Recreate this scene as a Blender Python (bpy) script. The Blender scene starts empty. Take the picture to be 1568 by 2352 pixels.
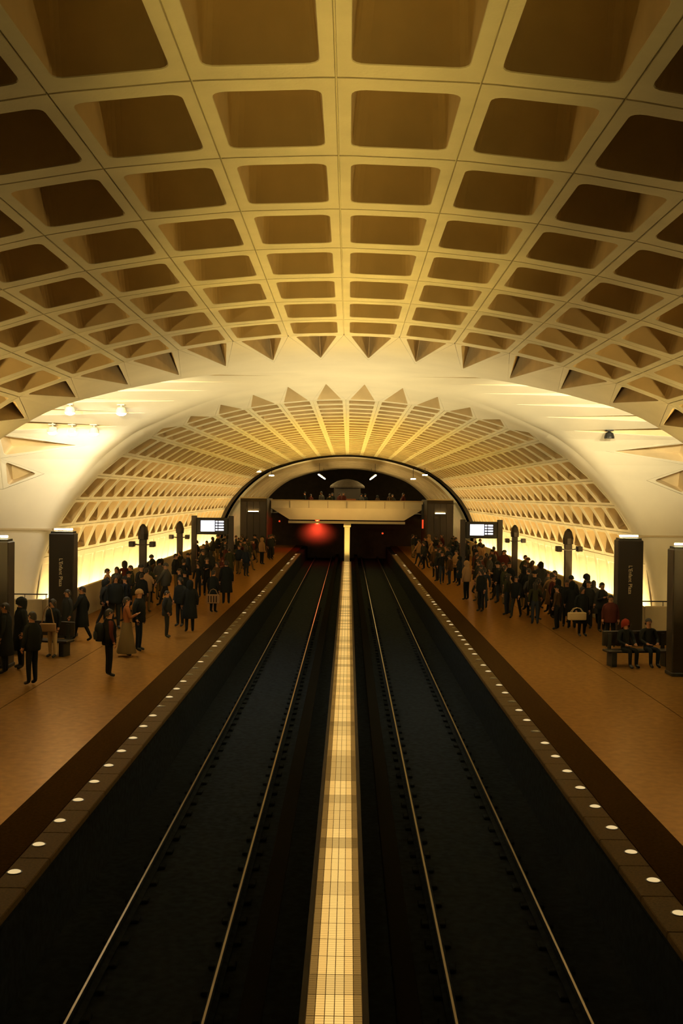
import bpy, bmesh, math, random
import numpy as np
from mathutils import Vector, Matrix

# ------------------------------------------------------------------ camera, world, exposure
scene = bpy.context.scene
C = scene.collection
EYE = 4.8                      # eye height above the platform (z = 0), metres
HC = 3.4                       # vault crown above the eye
cam_data = bpy.data.cameras.new('camera')
cam_data.sensor_fit = 'VERTICAL'
cam_data.sensor_height = 36.0
cam_data.lens = 40.0
cam_data.clip_end = 500
cam = bpy.data.objects.new('camera', cam_data)
C.objects.link(cam)
_pitch, _yaw, _roll = math.atan(39 / 2613), math.atan(16 / 2613), 0.011
cam.matrix_world = (Matrix.Translation((0.14, 0, EYE)) @ Matrix.Rotation(_yaw, 4, 'Z')
                    @ Matrix.Rotation(math.pi / 2 - _pitch, 4, 'X') @ Matrix.Rotation(_roll, 4, 'Z'))
scene.camera = cam
world = bpy.data.worlds.new('world')
scene.world = world
world.use_nodes = True
world.node_tree.nodes['Background'].inputs[0].default_value = (0.5, 0.6, 0.4, 1)
world.node_tree.nodes['Background'].inputs[1].default_value = 0.0
scene.view_settings.view_transform = 'Standard'
scene.view_settings.look = 'None'
scene.view_settings.gamma = 1.0
scene.view_settings.use_curve_mapping = False
scene.view_settings.exposure = 0.0
scene.cycles.use_denoising = True
scene.cycles.max_bounces = 4
scene.cycles.diffuse_bounces = 3
scene.cycles.glossy_bounces = 2
scene.cycles.volume_bounces = 0
scene.cycles.use_adaptive_sampling = True
scene.cycles.adaptive_threshold = 0.05
scene.cycles.transmission_bounces = 2
scene.cycles.caustics_reflective = False
scene.cycles.caustics_refractive = False
scene.cycles.sample_clamp_indirect = 4.0

# light strengths in one place
L_STRIP, L_COVE, L_CROSS, L_FLOOD = 16.0, 200.0, 16.0, 130.0
WARM = (1.0, 0.67, 0.15)
CREAM = (1.0, 0.70, 0.27)
WHITE = (1.0, 0.93, 0.78)
random.seed(7)

# ------------------------------------------------------------------ materials
M = {}
def mat(name, col, rough=0.8, spec=0.3, metal=0.0, var=0.0, scale=3.0, bump=0.0, bscale=40.0):
    m = bpy.data.materials.new(name); m.use_nodes = True
    nt = m.node_tree; b = nt.nodes['Principled BSDF']
    b.inputs['Roughness'].default_value = rough
    b.inputs['Metallic'].default_value = metal
    b.inputs['Specular IOR Level'].default_value = spec
    b.inputs['Base Color'].default_value = (*col, 1)
    if var > 0 or bump > 0:
        tc = nt.nodes.new('ShaderNodeTexCoord')
    if var > 0:
        n = nt.nodes.new('ShaderNodeTexNoise'); n.inputs['Scale'].default_value = scale
        n.inputs['Detail'].default_value = 6
        r = nt.nodes.new('ShaderNodeMapRange')
        r.inputs['To Min'].default_value = 1 - var; r.inputs['To Max'].default_value = 1 + var
        r.inputs['From Min'].default_value = 0.3; r.inputs['From Max'].default_value = 0.7
        mx = nt.nodes.new('ShaderNodeVectorMath'); mx.operation = 'SCALE'
        mx.inputs[0].default_value = col
        nt.links.new(tc.outputs['Object'], n.inputs['Vector'])
        nt.links.new(n.outputs['Fac'], r.inputs['Value'])
        nt.links.new(r.outputs['Result'], mx.inputs['Scale'])
        nt.links.new(mx.outputs['Vector'], b.inputs['Base Color'])
    if bump > 0:
        n2 = nt.nodes.new('ShaderNodeTexNoise'); n2.inputs['Scale'].default_value = bscale
        bp = nt.nodes.new('ShaderNodeBump'); bp.inputs['Strength'].default_value = bump
        bp.inputs['Distance'].default_value = 0.02
        nt.links.new(tc.outputs['Object'], n2.inputs['Vector'])
        nt.links.new(n2.outputs['Fac'], bp.inputs['Height'])
        nt.links.new(bp.outputs['Normal'], b.inputs['Normal'])
    M[name] = m
    return m
def emit(name, col, strength):
    m = bpy.data.materials.new(name); m.use_nodes = True
    nt = m.node_tree; nt.nodes.clear()
    o = nt.nodes.new('ShaderNodeOutputMaterial'); e = nt.nodes.new('ShaderNodeEmission')
    e.inputs[0].default_value = (*col, 1); e.inputs[1].default_value = strength
    nt.links.new(e.outputs[0], o.inputs[0])
    M[name] = m
    return m
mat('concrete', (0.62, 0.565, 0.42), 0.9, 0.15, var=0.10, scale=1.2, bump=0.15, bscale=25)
mat('coffer_shade_concrete', (0.58, 0.45, 0.26), 0.95, 0.1, var=0.12, scale=1.5)  # shade of the recesses put into the colour, darker than the ribs
mat('smooth_concrete', (0.66, 0.60, 0.47), 0.85, 0.15, var=0.06, scale=0.6)
mat('pier_concrete', (0.45, 0.36, 0.22), 0.9, 0.1, var=0.1, scale=0.8)
mat('tile', (0.142, 0.074, 0.020), 1.0, 0.0, var=0.25, scale=6)
_nt = M['tile'].node_tree; _b = _nt.nodes['Principled BSDF']; _g = _nt.nodes.new('ShaderNodeBsdfGlossy'); _x = _nt.nodes.new('ShaderNodeMixShader')
_g.inputs['Color'].default_value = (.9, .55, .25, 1); _g.inputs['Roughness'].default_value = .28; _x.inputs[0].default_value = .15
_nt.links.new(_b.outputs[0], _x.inputs[1]); _nt.links.new(_g.outputs[0], _x.inputs[2]); _nt.links.new(_x.outputs[0], _nt.nodes['Material Output'].inputs['Surface'])
mat('tactile', (0.040, 0.022, 0.008), 0.9, 0.0, var=0.2, scale=20, bump=0.5, bscale=60)
mat('granite', (0.085, 0.055, 0.02), 0.8, 0.1, var=0.25, scale=30)
mat('trackbed', (0.016, 0.021, 0.032), 0.95, 0.0, var=0.3, scale=8)
mat('dark_wall', (0.03, 0.022, 0.013), 0.8, 0.2, var=0.2, scale=2)
mat('rail_steel', (0.15, 0.105, 0.055), 0.30, 0.5, metal=1.0)
mat('cover_board', (0.008, 0.008, 0.008), 0.9, 0.0)
mat('bronze', (0.022, 0.016, 0.010), 0.45, 0.4, metal=0.3)
mat('letter', (0.75, 0.62, 0.40), 0.7, 0.2)
mat('black_metal', (0.012, 0.012, 0.011), 0.5, 0.3)
mat('white_reflector', (0.75, 0.68, 0.50), 0.6, 0.3)
mat('louver', (0.16, 0.10, 0.03), 0.6, 0.2)
mat('unlit_lens', (0.16, 0.14, 0.09), 0.2, 0.5)
mat('skin', (0.32, 0.15, 0.075), 0.6, 0.3)
mat('hair', (0.012, 0.008, 0.005), 0.6, 0.3)
mat('shoe', (0.01, 0.009, 0.008), 0.5, 0.3)
for n, c in dict(black=(.008, .009, .009), charcoal=(.018, .018, .017), navy=(.010, .014, .022), brown=(.040, .022, .010),
                 olive=(.024, .024, .012), grey=(.045, .042, .036), maroon=(.05, .012, .008), rust=(.16, .055, .018),
                 tan=(.22, .13, .06), cream=(.45, .33, .17), red=(.12, .014, .006), denim=(.018, .022, .032),
                 khaki=(.11, .075, .032)).items():
    mat('cloth_' + n, c, 0.9, 0.1)
for _i, _q in (('', 1.0), ('2', .80), ('3', .62)):
    emit('lens_a' + _i, (1.0, .60, .16), 1.05 * _q); emit('lens_b' + _i, (1.0, .57, .14), 0.95 * _q); emit('lens_c' + _i, (1.0, .52, .11), 0.26 * _q)
emit('cove_tube', CREAM, L_COVE)
emit('cross_fill_tube', CREAM, L_CROSS)
emit('flood_lens', WHITE, L_FLOOD)
emit('bar_tube', (1.0, .74, .32), 70.0)
emit('bar_tube_boosted', (1.0, .68, .22), 2200.0)
emit('edge_lens', (1.0, .72, .33), 0.75)
emit('screen', (0.78, 0.82, 1.0), 3.5)
emit('screen_dim', (0.70, 0.72, 1.0), 1.3)
emit('red_lamp', (1.0, 0.05, 0.01), 25.0)
emit('red_core', (1.0, 0.75, 0.6), 6.0)
emit('red_small', (1.0, 0.06, 0.015), 1.4)
emit('mezz_tube', (1.0, .72, .30), 80.0)
emit('bridge_fill_tube', (1.0, .60, .17), 26.0)

# ------------------------------------------------------------------ helpers
class MB:
    """collects boxes, tubes and lathes for ONE mesh object"""
    def __init__(s): s.v, s.f, s.m = [], [], []
    def add(s, vs, fs, mi=0):
        o = len(s.v); s.v += [tuple(map(float, p)) for p in vs]
        for f in fs: s.f.append(tuple(i + o for i in f)); s.m.append(mi)
    def box(s, x0, x1, y0, y1, z0, z1, mi=0, T=None, c=0.0):
        if c <= 0:
            vs = [(x, y, z) for z in (z0, z1) for y in (y0, y1) for x in (x0, x1)]
            fs = [(0, 2, 3, 1), (4, 5, 7, 6), (0, 1, 5, 4), (2, 6, 7, 3), (0, 4, 6, 2), (1, 3, 7, 5)]
        else:                                   # chamfered box
            vs, fs = [], []
            def ring(i, z): return [(x0 + c + i, y0 + i, z), (x1 - c - i, y0 + i, z), (x1 - i, y0 + c + i, z), (x1 - i, y1 - c - i, z),
                                    (x1 - c - i, y1 - i, z), (x0 + c + i, y1 - i, z), (x0 + i, y1 - c - i, z), (x0 + i, y0 + c + i, z)]
            for i, z in ((c, z0), (0, z0 + c), (0, z1 - c), (c, z1)): vs += ring(i * 0.999, z)
            for r in range(3):
                for k in range(8): fs.append((r * 8 + k, r * 8 + (k + 1) % 8, r * 8 + 8 + (k + 1) % 8, r * 8 + 8 + k))
            fs += [tuple(range(7, -1, -1)), tuple(range(24, 32))]
        if T: vs = [T @ Vector(p) for p in vs]
        s.add(vs, fs, mi)
    def tube(s, pts, rad, n=8, mi=0, cap=True):
        pts = [Vector(p) for p in pts]; rs = rad if isinstance(rad, (list, tuple)) else [rad] * len(pts)
        vs, fs = [], []
        for i, p in enumerate(pts):
            d = (pts[min(i + 1, len(pts) - 1)] - pts[max(i - 1, 0)]).normalized()
            a = d.orthogonal().normalized() if i == 0 else (a - d * a.dot(d)).normalized()
            b = d.cross(a)
            for k in range(n):
                t = 2 * math.pi * k / n
                vs.append(p + (a * math.cos(t) + b * math.sin(t)) * rs[i])
        for i in range(len(pts) - 1):
            for k in range(n): fs.append((i * n + k, i * n + (k + 1) % n, (i + 1) * n + (k + 1) % n, (i + 1) * n + k))
        if cap: fs += [tuple(range(n - 1, -1, -1)), tuple(range((len(pts) - 1) * n, len(pts) * n))]
        s.add(vs, fs, mi)
    def lathe(s, prof, n=16, mi=0, o=(0, 0, 0), sx=1.0, sy=1.0):
        vs, fs = [], []
        for r, z in prof:
            for k in range(n):
                t = 2 * math.pi * k / n; vs.append((o[0] + r * sx * math.cos(t), o[1] + r * sy * math.sin(t), o[2] + z))
        for i in range(len(prof) - 1):
            for k in range(n): fs.append((i * n + k, i * n + (k + 1) % n, (i + 1) * n + (k + 1) % n, (i + 1) * n + k))
        fs += [tuple(range(n - 1, -1, -1)), tuple(range((len(prof) - 1) * n, len(prof) * n))]
        s.add(vs, fs, mi)
    def mesh(s, name, mats, smooth=False):
        me = bpy.data.meshes.new(name)
        me.from_pydata(s.v, [], s.f)
        for m in (mats if isinstance(mats, (list, tuple)) else [mats]): me.materials.append(M[m])
        me.polygons.foreach_set('material_index', s.m)
        if smooth: me.polygons.foreach_set('use_smooth', [True] * len(s.f))
        me.update()
        return me
    def build(s, name, mats, parent=None, loc=None, smooth=False):
        return link(name, s.mesh(name, mats, smooth), parent, loc)
def link(name, data, parent=None, loc=None, rz=0):
    o = bpy.data.objects.new(name, data); C.objects.link(o)
    if parent is not None: o.parent = parent
    if loc is not None: o.location = loc
    if rz: o.rotation_euler.z = rz
    return o
def tag(o, label, cat, group=None):
    o['label'] = label; o['category'] = cat
    if group: o['group'] = group
    return o
def struct(o): o['kind'] = 'structure'; return o
def thing(name, label, cat, loc=(0, 0, 0), rz=0, group=None):
    return tag(link(name, None, None, loc, rz), label, cat, group)
def one_box(name, m, dims, parent=None, kind=None, c=0.0):
    b = MB(); b.box(*dims, c=c); o = b.build(name, m, parent)
    if kind: o['kind'] = kind
    return o
def px(x, y, Y):          # pixel of the photograph -> world point at depth Y
    dx, dy = x - 800, y - 1137
    dx, dy = dx + 0.011 * dy, dy - 0.011 * dx
    return Vector((0.14 + dx * Y / 2613, Y, EYE - dy * Y / 2613))

# ------------------------------------------------------------------ vault profiles
R0, D0 = 5.263, 0.066
MAIN = [(R0 * math.sin(k * D0), 1 - R0 * (1 - math.cos(k * D0))) for k in range(7)] + \
       [(2.335, .40), (2.60, .175), (2.83, -.08), (3.02, -.37), (3.16, -.69), (3.23, -1.05), (3.26, -1.42), (3.27, -1.60)]
CROSS = [(R0 * math.sin(k * D0), 1 - R0 * (1 - math.cos(k * D0))) for k in range(6)] + \
        [(2.00, .585), (2.22, .335), (2.33, .02), (2.375, -.33), (2.39, -.69), (2.395, -1.05), (2.40, -1.42), (2.40, -1.60)]
def spline(P):
    P = [(-P[1][0], P[1][1])] + list(P); P.append((2 * P[-1][0] - P[-2][0], 2 * P[-1][1] - P[-2][1]))
    P = np.array(P)
    def f(k):
        s = 1.0 if k >= 0 else -1.0
        k = min(abs(k), len(P) - 3 - 1e-6); i = int(k); t = k - i
        a, b, c, d = P[i], P[i + 1], P[i + 2], P[i + 3]
        q = .5 * (2 * b + (c - a) * t + (2 * a - 5 * b + 4 * c - d) * t * t + (-a + 3 * b - 3 * c + d) * t ** 3)
        return np.array((s * q[0], q[1]))
    return f
mainP, crossP = spline(MAIN), spline(CROSS)
def nrm(P, k):
    t = P(k + .02) - P(k - .02) if abs(k) > .02 else np.array((1.0, 0.0))
    t /= np.hypot(*t)
    return np.array((-t[1], t[0]))          # outward, away from the void
_ks = np.linspace(0, 13.9, 800)
_mx = np.array([mainP(k) for k in _ks]); _cx = np.array([crossP(k) for k in _ks])
def cross_z(h): return float(np.interp(-h, -_cx[:, 1], _cx[:, 0]))      # half width of the cross vault at height h
def main_x(h): return float(np.interp(-h, -_mx[:, 1], _mx[:, 0]))
ZC = 9.41                                   # crossing centre (in HC)
NS = 0.58                                   # the near half of the cross vault is steeper
YN, YF = ZC - 2.28, ZC + 2.55               # where the full coffers stop / start again
BAY = 0.627
def S_main(k, y, dep=0.0):                  # k rib index, y in HC units, dep metres into the concrete
    p = mainP(k); n = nrm(mainP, k)
    return (p[0] * HC + n[0] * dep, y * HC, EYE + p[1] * HC + n[1] * dep)
def S_cross(k, x, dep=0.0, side=1):
    p = crossP(abs(k)); n = nrm(crossP, abs(k))
    s = 1.0 if side > 0 else NS
    return (x * HC, (ZC + side * s * p[0]) * HC + side * n[0] * dep, EYE + p[1] * HC + n[1] * dep)

# ------------------------------------------------------------------ coffer cells
def ray_hit(c, ang, poly):
    d = np.array((math.cos(ang), math.sin(ang))); best = None
    for i in range(len(poly)):
        a, b = poly[i] - c, poly[(i + 1) % len(poly)] - c
        e = b - a; den = d[0] * e[1] - d[1] * e[0]
        if abs(den) < 1e-12: continue
        t = (a[0] * e[1] - a[1] * e[0]) / den; u = (a[0] * d[1] - a[1] * d[0]) / den
        if t > 0 and -1e-6 <= u <= 1 + 1e-6 and (best is None or t > best): best = t
    return c + d * (best or 0)
def rounded(poly, r, sc, n=4):              # round the corners of a convex polygon; sc = metres per unit
    q = [np.array(p) * sc for p in poly]; out = []
    for i in range(len(q)):
        p, a, b = q[i], q[i - 1], q[(i + 1) % len(q)]
        la, lb = np.linalg.norm(a - p), np.linalg.norm(b - p)
        rr = min(r, la * .45, lb * .45)
        s, e = p + (a - p) / la * rr, p + (b - p) / lb * rr
        for j in range(n + 1):
            t = j / n; out.append(((1 - t) ** 2 * s + 2 * t * (1 - t) * p + t * t * e) / sc)
    return out
def cell(outer, inner, S, depth, draft, sc, groove=0.026):
    """one coffered panel: joint groove round the edge, flat rib, rounded opening, tapering recess"""
    sc = np.array(sc); outer = [np.array(p, float) for p in outer]
    inn = rounded(inner, 0.13, sc)
    c = sum(inn) / len(inn)
    angs = sorted(set([round(math.atan2(*(p - c)[::-1]), 6) for p in inn] + [round(math.atan2(*(p - c)[::-1]), 6) for p in outer]))
    O = [ray_hit(c, a, outer) for a in angs]; I = [ray_hit(c, a, inn) for a in angs]
    def toward(P, w):
        out = []
        for p in P:
            l = np.linalg.norm((p - c) * sc); out.append(c + (p - c) * max(0, 1 - w / max(l, 1e-6)))
        return out
    loops = [(O, groove), (toward(O, .011), groove), (toward(O, .020), 0.0), ([c + (p - c) * 1.010 for p in I], 0.0), (I, .008),
             ([c + (p - c) * (1 - draft) for p in I], depth)]
    mb = MB(); n = len(angs); vs = []
    for L, dep in loops: vs += [S(p[0], p[1], dep) for p in L]
    fs, ms = [], []
    for r in range(5):
        for i in range(n):
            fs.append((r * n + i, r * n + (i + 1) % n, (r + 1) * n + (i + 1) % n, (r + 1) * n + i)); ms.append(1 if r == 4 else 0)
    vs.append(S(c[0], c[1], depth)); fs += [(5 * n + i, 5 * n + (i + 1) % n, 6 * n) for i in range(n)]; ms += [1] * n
    mb.v, mb.f, mb.m = vs, fs, ms
    return mb
CM = ['concrete', 'coffer_shade_concrete']
UI, VI = 0.108, 0.135
def rect_cell(S, k, depth=0.72, draft=0.17):
    w = .347 * HC
    return cell([(k, 0), (k + 1, 0), (k + 1, BAY), (k, BAY)],
                [(k + UI, VI * BAY), (k + 1 - UI, VI * BAY), (k + 1 - UI, BAY * (1 - VI)), (k + UI, BAY * (1 - VI))],
                S, depth, draft, (w, HC))
def shell(name, S, k0, k1, ya, yb, dep, m, parent=None, nk=60):
    mb = MB(); ks = np.linspace(k0, k1, nk + 1)
    vs = [S(k, ya, dep) for k in ks] + [S(k, yb, dep) for k in ks]
    mb.add(vs, [(i, i + 1, nk + 2 + i, nk + 1 + i) for i in range(nk)])
    return mb.build(name, m, parent, smooth=True)

# near vault
ceil_near = struct(shell('ceiling', S_main, -13.8, 13.8, -3.6, YN, 0.95, 'coffer_shade_concrete'))
NB = 9
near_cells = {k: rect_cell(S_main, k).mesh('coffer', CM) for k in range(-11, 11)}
for j in range(NB):
    for k in range(-11, 11):
        link('coffer', near_cells[k], ceil_near, (0, (YN - (j + 1) * BAY) * HC, 0))
yplain = YN - NB * BAY
shell('plain_vault', S_main, -13.8, 13.8, -3.6, yplain, 0.0, 'concrete', ceil_near)
for s in (-1, 1): shell('lower_wall', S_main, 11 * s, 13.8 * s, yplain, YN, 0.0, 'concrete', ceil_near, 8)

# far vault
FB, FPART = 26, 13
YE = YF + FB * BAY
ceil_far = struct(shell('ceiling', S_main, -13.8, 13.8, YF, YE, 0.95, 'coffer_shade_concrete'))
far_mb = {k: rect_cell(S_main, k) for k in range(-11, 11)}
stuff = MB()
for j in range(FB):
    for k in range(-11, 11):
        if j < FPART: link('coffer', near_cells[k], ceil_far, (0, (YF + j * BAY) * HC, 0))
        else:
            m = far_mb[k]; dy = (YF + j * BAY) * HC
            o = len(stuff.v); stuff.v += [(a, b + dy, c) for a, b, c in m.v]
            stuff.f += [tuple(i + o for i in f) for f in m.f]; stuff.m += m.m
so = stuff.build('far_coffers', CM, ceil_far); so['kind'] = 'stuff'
# lower wall panels behind the lit cove, one per bay
for s in (-1, 1):
    a, b = sorted((11.0 * s, 12.9 * s))
    pm = cell([(a, 0), (b, 0), (b, BAY), (a, BAY)], [(a + .22, .07), (b - .22, .07), (b - .22, BAY - .07), (a + .22, BAY - .07)],
              S_main, 0.05, 0.03, (.36 * HC, HC)).mesh('wall_panel', ['smooth_concrete', 'smooth_concrete'])
    for j in range(FB): link('wall_panel', pm, ceil_far, (0, (YF + j * BAY) * HC, 0))

# crossing: lunettes of both vaults, triangular coffers, rounded groin
ceil_cross = MB()
LF = 0.28
def groin_z(k): return cross_z(mainP(abs(k))[1])
def fillet_dir(k, side, sx):               # common push direction at the groin for main rib index k
    n1 = nrm(mainP, abs(k)); h = mainP(abs(k))[1]
    kc = float(np.interp(-h, -_cx[:, 1], _ks)); n2 = nrm(crossP, kc)
    v = np.array((sx * n1[0], side * n2[0], n1[1] + n2[1])); th = math.acos(max(-1, min(1, n1[1] * n2[1])))
    return v / np.linalg.norm(v) * .5 * math.sin(th / 2)
def grid(mb, rows):
    n = len(rows[0]); vs = [p for r in rows for p in r]
    mb.add(vs, [(i * n + j, i * n + j + 1, (i + 1) * n + j + 1, (i + 1) * n + j) for i in range(len(rows) - 1) for j in range(n - 1)])
tri_cells = []
KS = sorted(set([round(x, 3) for x in np.arange(0, 13.81, .25)] + [13.8]))
for side, base, scl in ((1, 2.55, 1.0), (-1, 2.28, NS)):
    zg = lambda k: groin_z(k) * scl
    Lk = lambda k: max(0.02, min(LF, (base - zg(k)) * .9))
    vs_ = lambda k: zg(k) + Lk(k)                                   # fillet starts here
    def tip(k):                                                     # tip of the triangular coffer between ribs k, k+1
        m = k + .5
        t = max(.74 if side > 0 else 1.0, zg(m) + (.12 if side > 0 else .14))
        return t
    for sx in (-1, 1):
        S = lambda k, z, d=0.0: S_main(sx * k, ZC + side * z, d)
        tri = {}
        for k in range(0, 11):
            t = max(tip(k), vs_(k + .5) + .01, vs_(k + 1) + .01 if side > 0 and k > 5 else 0)
            if base - t > .10: tri[k] = t
        for k in range(0, 14):
            ke = min(k + 1, 13.8)
            if k in tri:
                t = tri[k]; w = min(.10, (base - t) * .2)
                tri_cells.append(cell([(k, base), (k + 1, base), (k + .5, t)],
                                      [(k + .13, base - .035), (k + .87, base - .035), (k + .5, t + w)], S, .5, .22, (.347 * HC, HC), .028))
                for a in (k, k + .5):
                    ks = np.linspace(a, a + .5, 3)
                    lo = [base + (t - base) * abs(x - (k if a == k else k + 1)) / .5 for x in ks]
                    grid(ceil_cross, [[S(x, z) for x, z in zip(ks, lo)], [S(x, vs_(x)) for x in ks]])
            else:
                ks = np.linspace(k, ke, 5)
                grid(ceil_cross, [[S(x, base) for x in ks], [S(x, vs_(x)) for x in ks]])
            ks = np.linspace(k, ke, 5); rows = []
            for q in np.linspace(0, 1, 6):
                row = []
                for x in ks:
                    p = np.array(S(x, zg(x) + Lk(x) * (1 - q))); row.append(tuple(p + fillet_dir(x, side, sx) * Lk(x) * HC * q * q))
                rows.append(row)
            grid(ceil_cross, rows)
    # cross vault on this side
    TB, XE = 3.53, 5.6
    gaps = [.2, .2, .2, .2, .2, .26, .40, .50]
    for sx in (-1, 1):
        Sx = lambda k, x, d=0.0: S_cross(k, sx * x, d, side)
        def main_k(kc): return float(np.interp(-crossP(kc)[1], -_mx[:, 1], _ks))
        xg = lambda kc: main_x(crossP(kc)[1])
        Lc = lambda kc: max(.02, min(LF, (base - groin_z(main_k(kc)) * scl) * .9))
        xs = lambda kc: xg(kc) + Lc(kc)
        for k in range(0, 14):
            ke = min(k + 1, 13.8); ks = np.linspace(k, ke, 5)
            if side > 0 and k <= 7:
                t = max(xg(k + .5) + gaps[k], xs(k + .5) + .02)
                w = .08
                tri_cells.append(cell([(k, TB), (k + 1, TB), (k + .5, t)], [(k + .12, TB - .05), (k + .88, TB - .05), (k + .5, t + w)],
                                      Sx, .40, .22, (.347 * HC, HC), .028))
                for a in (k, k + .5):
                    kk = np.linspace(a, a + .5, 3)
                    lo = [TB + (t - TB) * abs(x - (k if a == k else k + 1)) / .5 for x in kk]
                    grid(ceil_cross, [[Sx(x, z) for x, z in zip(kk, lo)], [Sx(x, max(xs(x), 0.02)) for x in kk]])
            else:
                grid(ceil_cross, [[Sx(x, TB) for x in ks], [Sx(x, xs(x)) for x in ks]])
            rows = []
            for q in np.linspace(0, 1, 6):
                row = []
                for x in ks:
                    p = np.array(Sx(x, xg(x) + Lc(x) * (1 - q)))
                    row.append(tuple(p + fillet_dir(main_k(x), side, sx) * Lc(x) * HC * q * q))
                rows.append(row)
            grid(ceil_cross, rows)
            if side < 0 or k > 7: grid(ceil_cross, [[Sx(x, TB) for x in ks], [Sx(x, XE) for x in ks]])
            else:
                for b in range(3):
                    x0 = TB + b * BAY
                    tri_cells.append(cell([(k, x0), (k + 1, x0), (k + 1, x0 + BAY), (k, x0 + BAY)],
                                          [(k + .12, x0 + .08), (k + .88, x0 + .08), (k + .88, x0 + BAY - .08), (k + .12, x0 + BAY - .08)],
                                          Sx, .5, .2, (.347 * HC, HC)))
ceil_x = struct(ceil_cross.build('ceiling', 'smooth_concrete', smooth=True))
for t in tri_cells: link('coffer', t.mesh('coffer', ['smooth_concrete', 'coffer_shade_concrete']), ceil_x)

# ------------------------------------------------------------------ floor, tracks, platform
YB, YM = -11.0, 134.0
YEND = YE * HC                                # where the far vault ends (about 96 m)
struct(one_box('floor', 'trackbed', (-3.75, 3.75, YB, YM, -1.6, -1.22)))
EDGE, TACT, TILE, JOINT, PAR = 3.75, 4.14, 4.81, 7.50, 10.0
for s, nm in ((-1, 'left'), (1, 'right')):
    def sb(a, b): return tuple(sorted((s * a, s * b)))
    struct(one_box('wall_trackside_' + nm, 'trackbed', (*sb(EDGE - .02, EDGE + .08), YB, YM, -1.3, -.16)))
    struct(one_box('floor', 'tactile', (*sb(TACT, TILE), YB, YM, -.4, .004)))
    fl = struct(one_box('floor', 'tile', (*sb(TILE, JOINT - .012), YB, YM, -.4, 0)))
    fl2 = struct(one_box('floor', 'tile', (*sb(JOINT + .012, 11.6), YB, YM, -.4, 0)))
    struct(one_box('floor', 'tactile', (*sb(JOINT - .012, JOINT + .012), YB, YM, -.4, -.012)))
    struct(one_box('floor', 'tile', (*sb(11.6, 19.2), 25.5, 40.6, -.4, 0)))
    # granite edge: one slab per light
    tr = struct(one_box('trim_1' if s < 0 else 'trim_2', 'trackbed', (*sb(EDGE, TACT), YB, YM, -.4, -.10)))
    sm = MB(); sm.box(*sb(EDGE - .03, TACT - .004), -.558, .558, -.098, 0.0, c=.012); slab = sm.mesh('edge_slab', 'granite')
    lm = MB(); lm.lathe([(.082, 0.0), (.082, .008), (.070, .016), (.045, .024), (.015, .027)], 14)
    lit, unlit = lm.mesh('edge_light', 'edge_lens'), lm.mesh('edge_light', 'unlit_lens')
    rm = MB(); rm.lathe([(.100, 0.0), (.100, .005), (.084, .008), (.084, 0.001)], 14); rim = rm.mesh('light_rim', 'bronze')
    dead = {10, 15, 18} if s < 0 else {8, 11, 17}
    for n in range(-4, 70):
        y = 14.25 + n * 1.128
        sl = link('edge_slab', slab, tr, (0, y, 0))
        off = n in dead or (n > 12 and random.random() < (.3 if n < 24 else .65))
        link('edge_light', unlit if off else lit, sl, (s * 4.02, 0, 0.001))
        if n < 25: link('light_rim', rim, sl, (s * 4.02, 0, 0.0))

# rails and covered third rails
for i, x in enumerate((-2.895, -1.395, 1.395, 2.895)):
    mb = MB()
    prof = [(-.075, -1.16), (.075, -1.16), (.075, -1.145), (.012, -1.12), (.012, -1.045), (.036, -1.03), (.036, -1.004), (.028, -1.0),
            (-.028, -1.0), (-.036, -1.004), (-.036, -1.03), (-.012, -1.045), (-.012, -1.12), (-.075, -1.145)]
    n = len(prof)
    mb.add([(x + a, y, z) for y in (YB, YM) for a, z in prof], [(k, (k + 1) % n, n + (k + 1) % n, n + k) for k in range(n)] + [tuple(range(n - 1, -1, -1)), tuple(range(n, 2 * n))])
    o = mb.build('rail', 'trackbed')
    hb = MB(); hb.box(x - .014, x + .014, YB, YM, -.9995, -.997); hb.build('running_surface', 'rail_steel', o)
    tag(o, ['leftmost steel running rail, nearest the left platform', 'steel running rail just left of the glowing median strip',
            'steel running rail just right of the glowing median strip', 'rightmost steel running rail, nearest the right platform'][i], 'rail')
    pm = MB()
    for y in np.arange(6, 60, .76): pm.box(x - .17, x + .17, y - .10, y + .10, -1.218, -1.162, c=.012)
    p = pm.build('rail_fastener', 'trackbed', o); p['kind'] = 'stuff'
for s in (-1, 1):
    o = thing('third_rail', 'dark covered third rail running along the %s side of the glowing median strip' % ('left' if s < 0 else 'right'), 'third rail', (s * .86, 0, 0))
    mb = MB(); mb.box(-.035, .035, YB, YM, -1.10, -.95); mb.build('conductor_rail', 'rail_steel', o)
    mb = MB(); mb.box(-.13, .13, YB, YM, -.86, -.835, c=.006); mb.box(-.135, -.115, YB, YM, -.95, -.845); mb.build('cover_board', 'cover_board', o)
    mb = MB(); mb.box(-.03, .03, -.03, .03, -1.219, -1.10); mb.box(-.128, -.09, -.03, .03, -1.14, -.84); mb.box(-.128, .03, -.03, .03, -1.14, -1.10); bk = mb.mesh('bracket', 'black_metal')
    for y in np.arange(8, 92, 3.0): link('bracket', bk, o, (0, y, 0))

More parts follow.
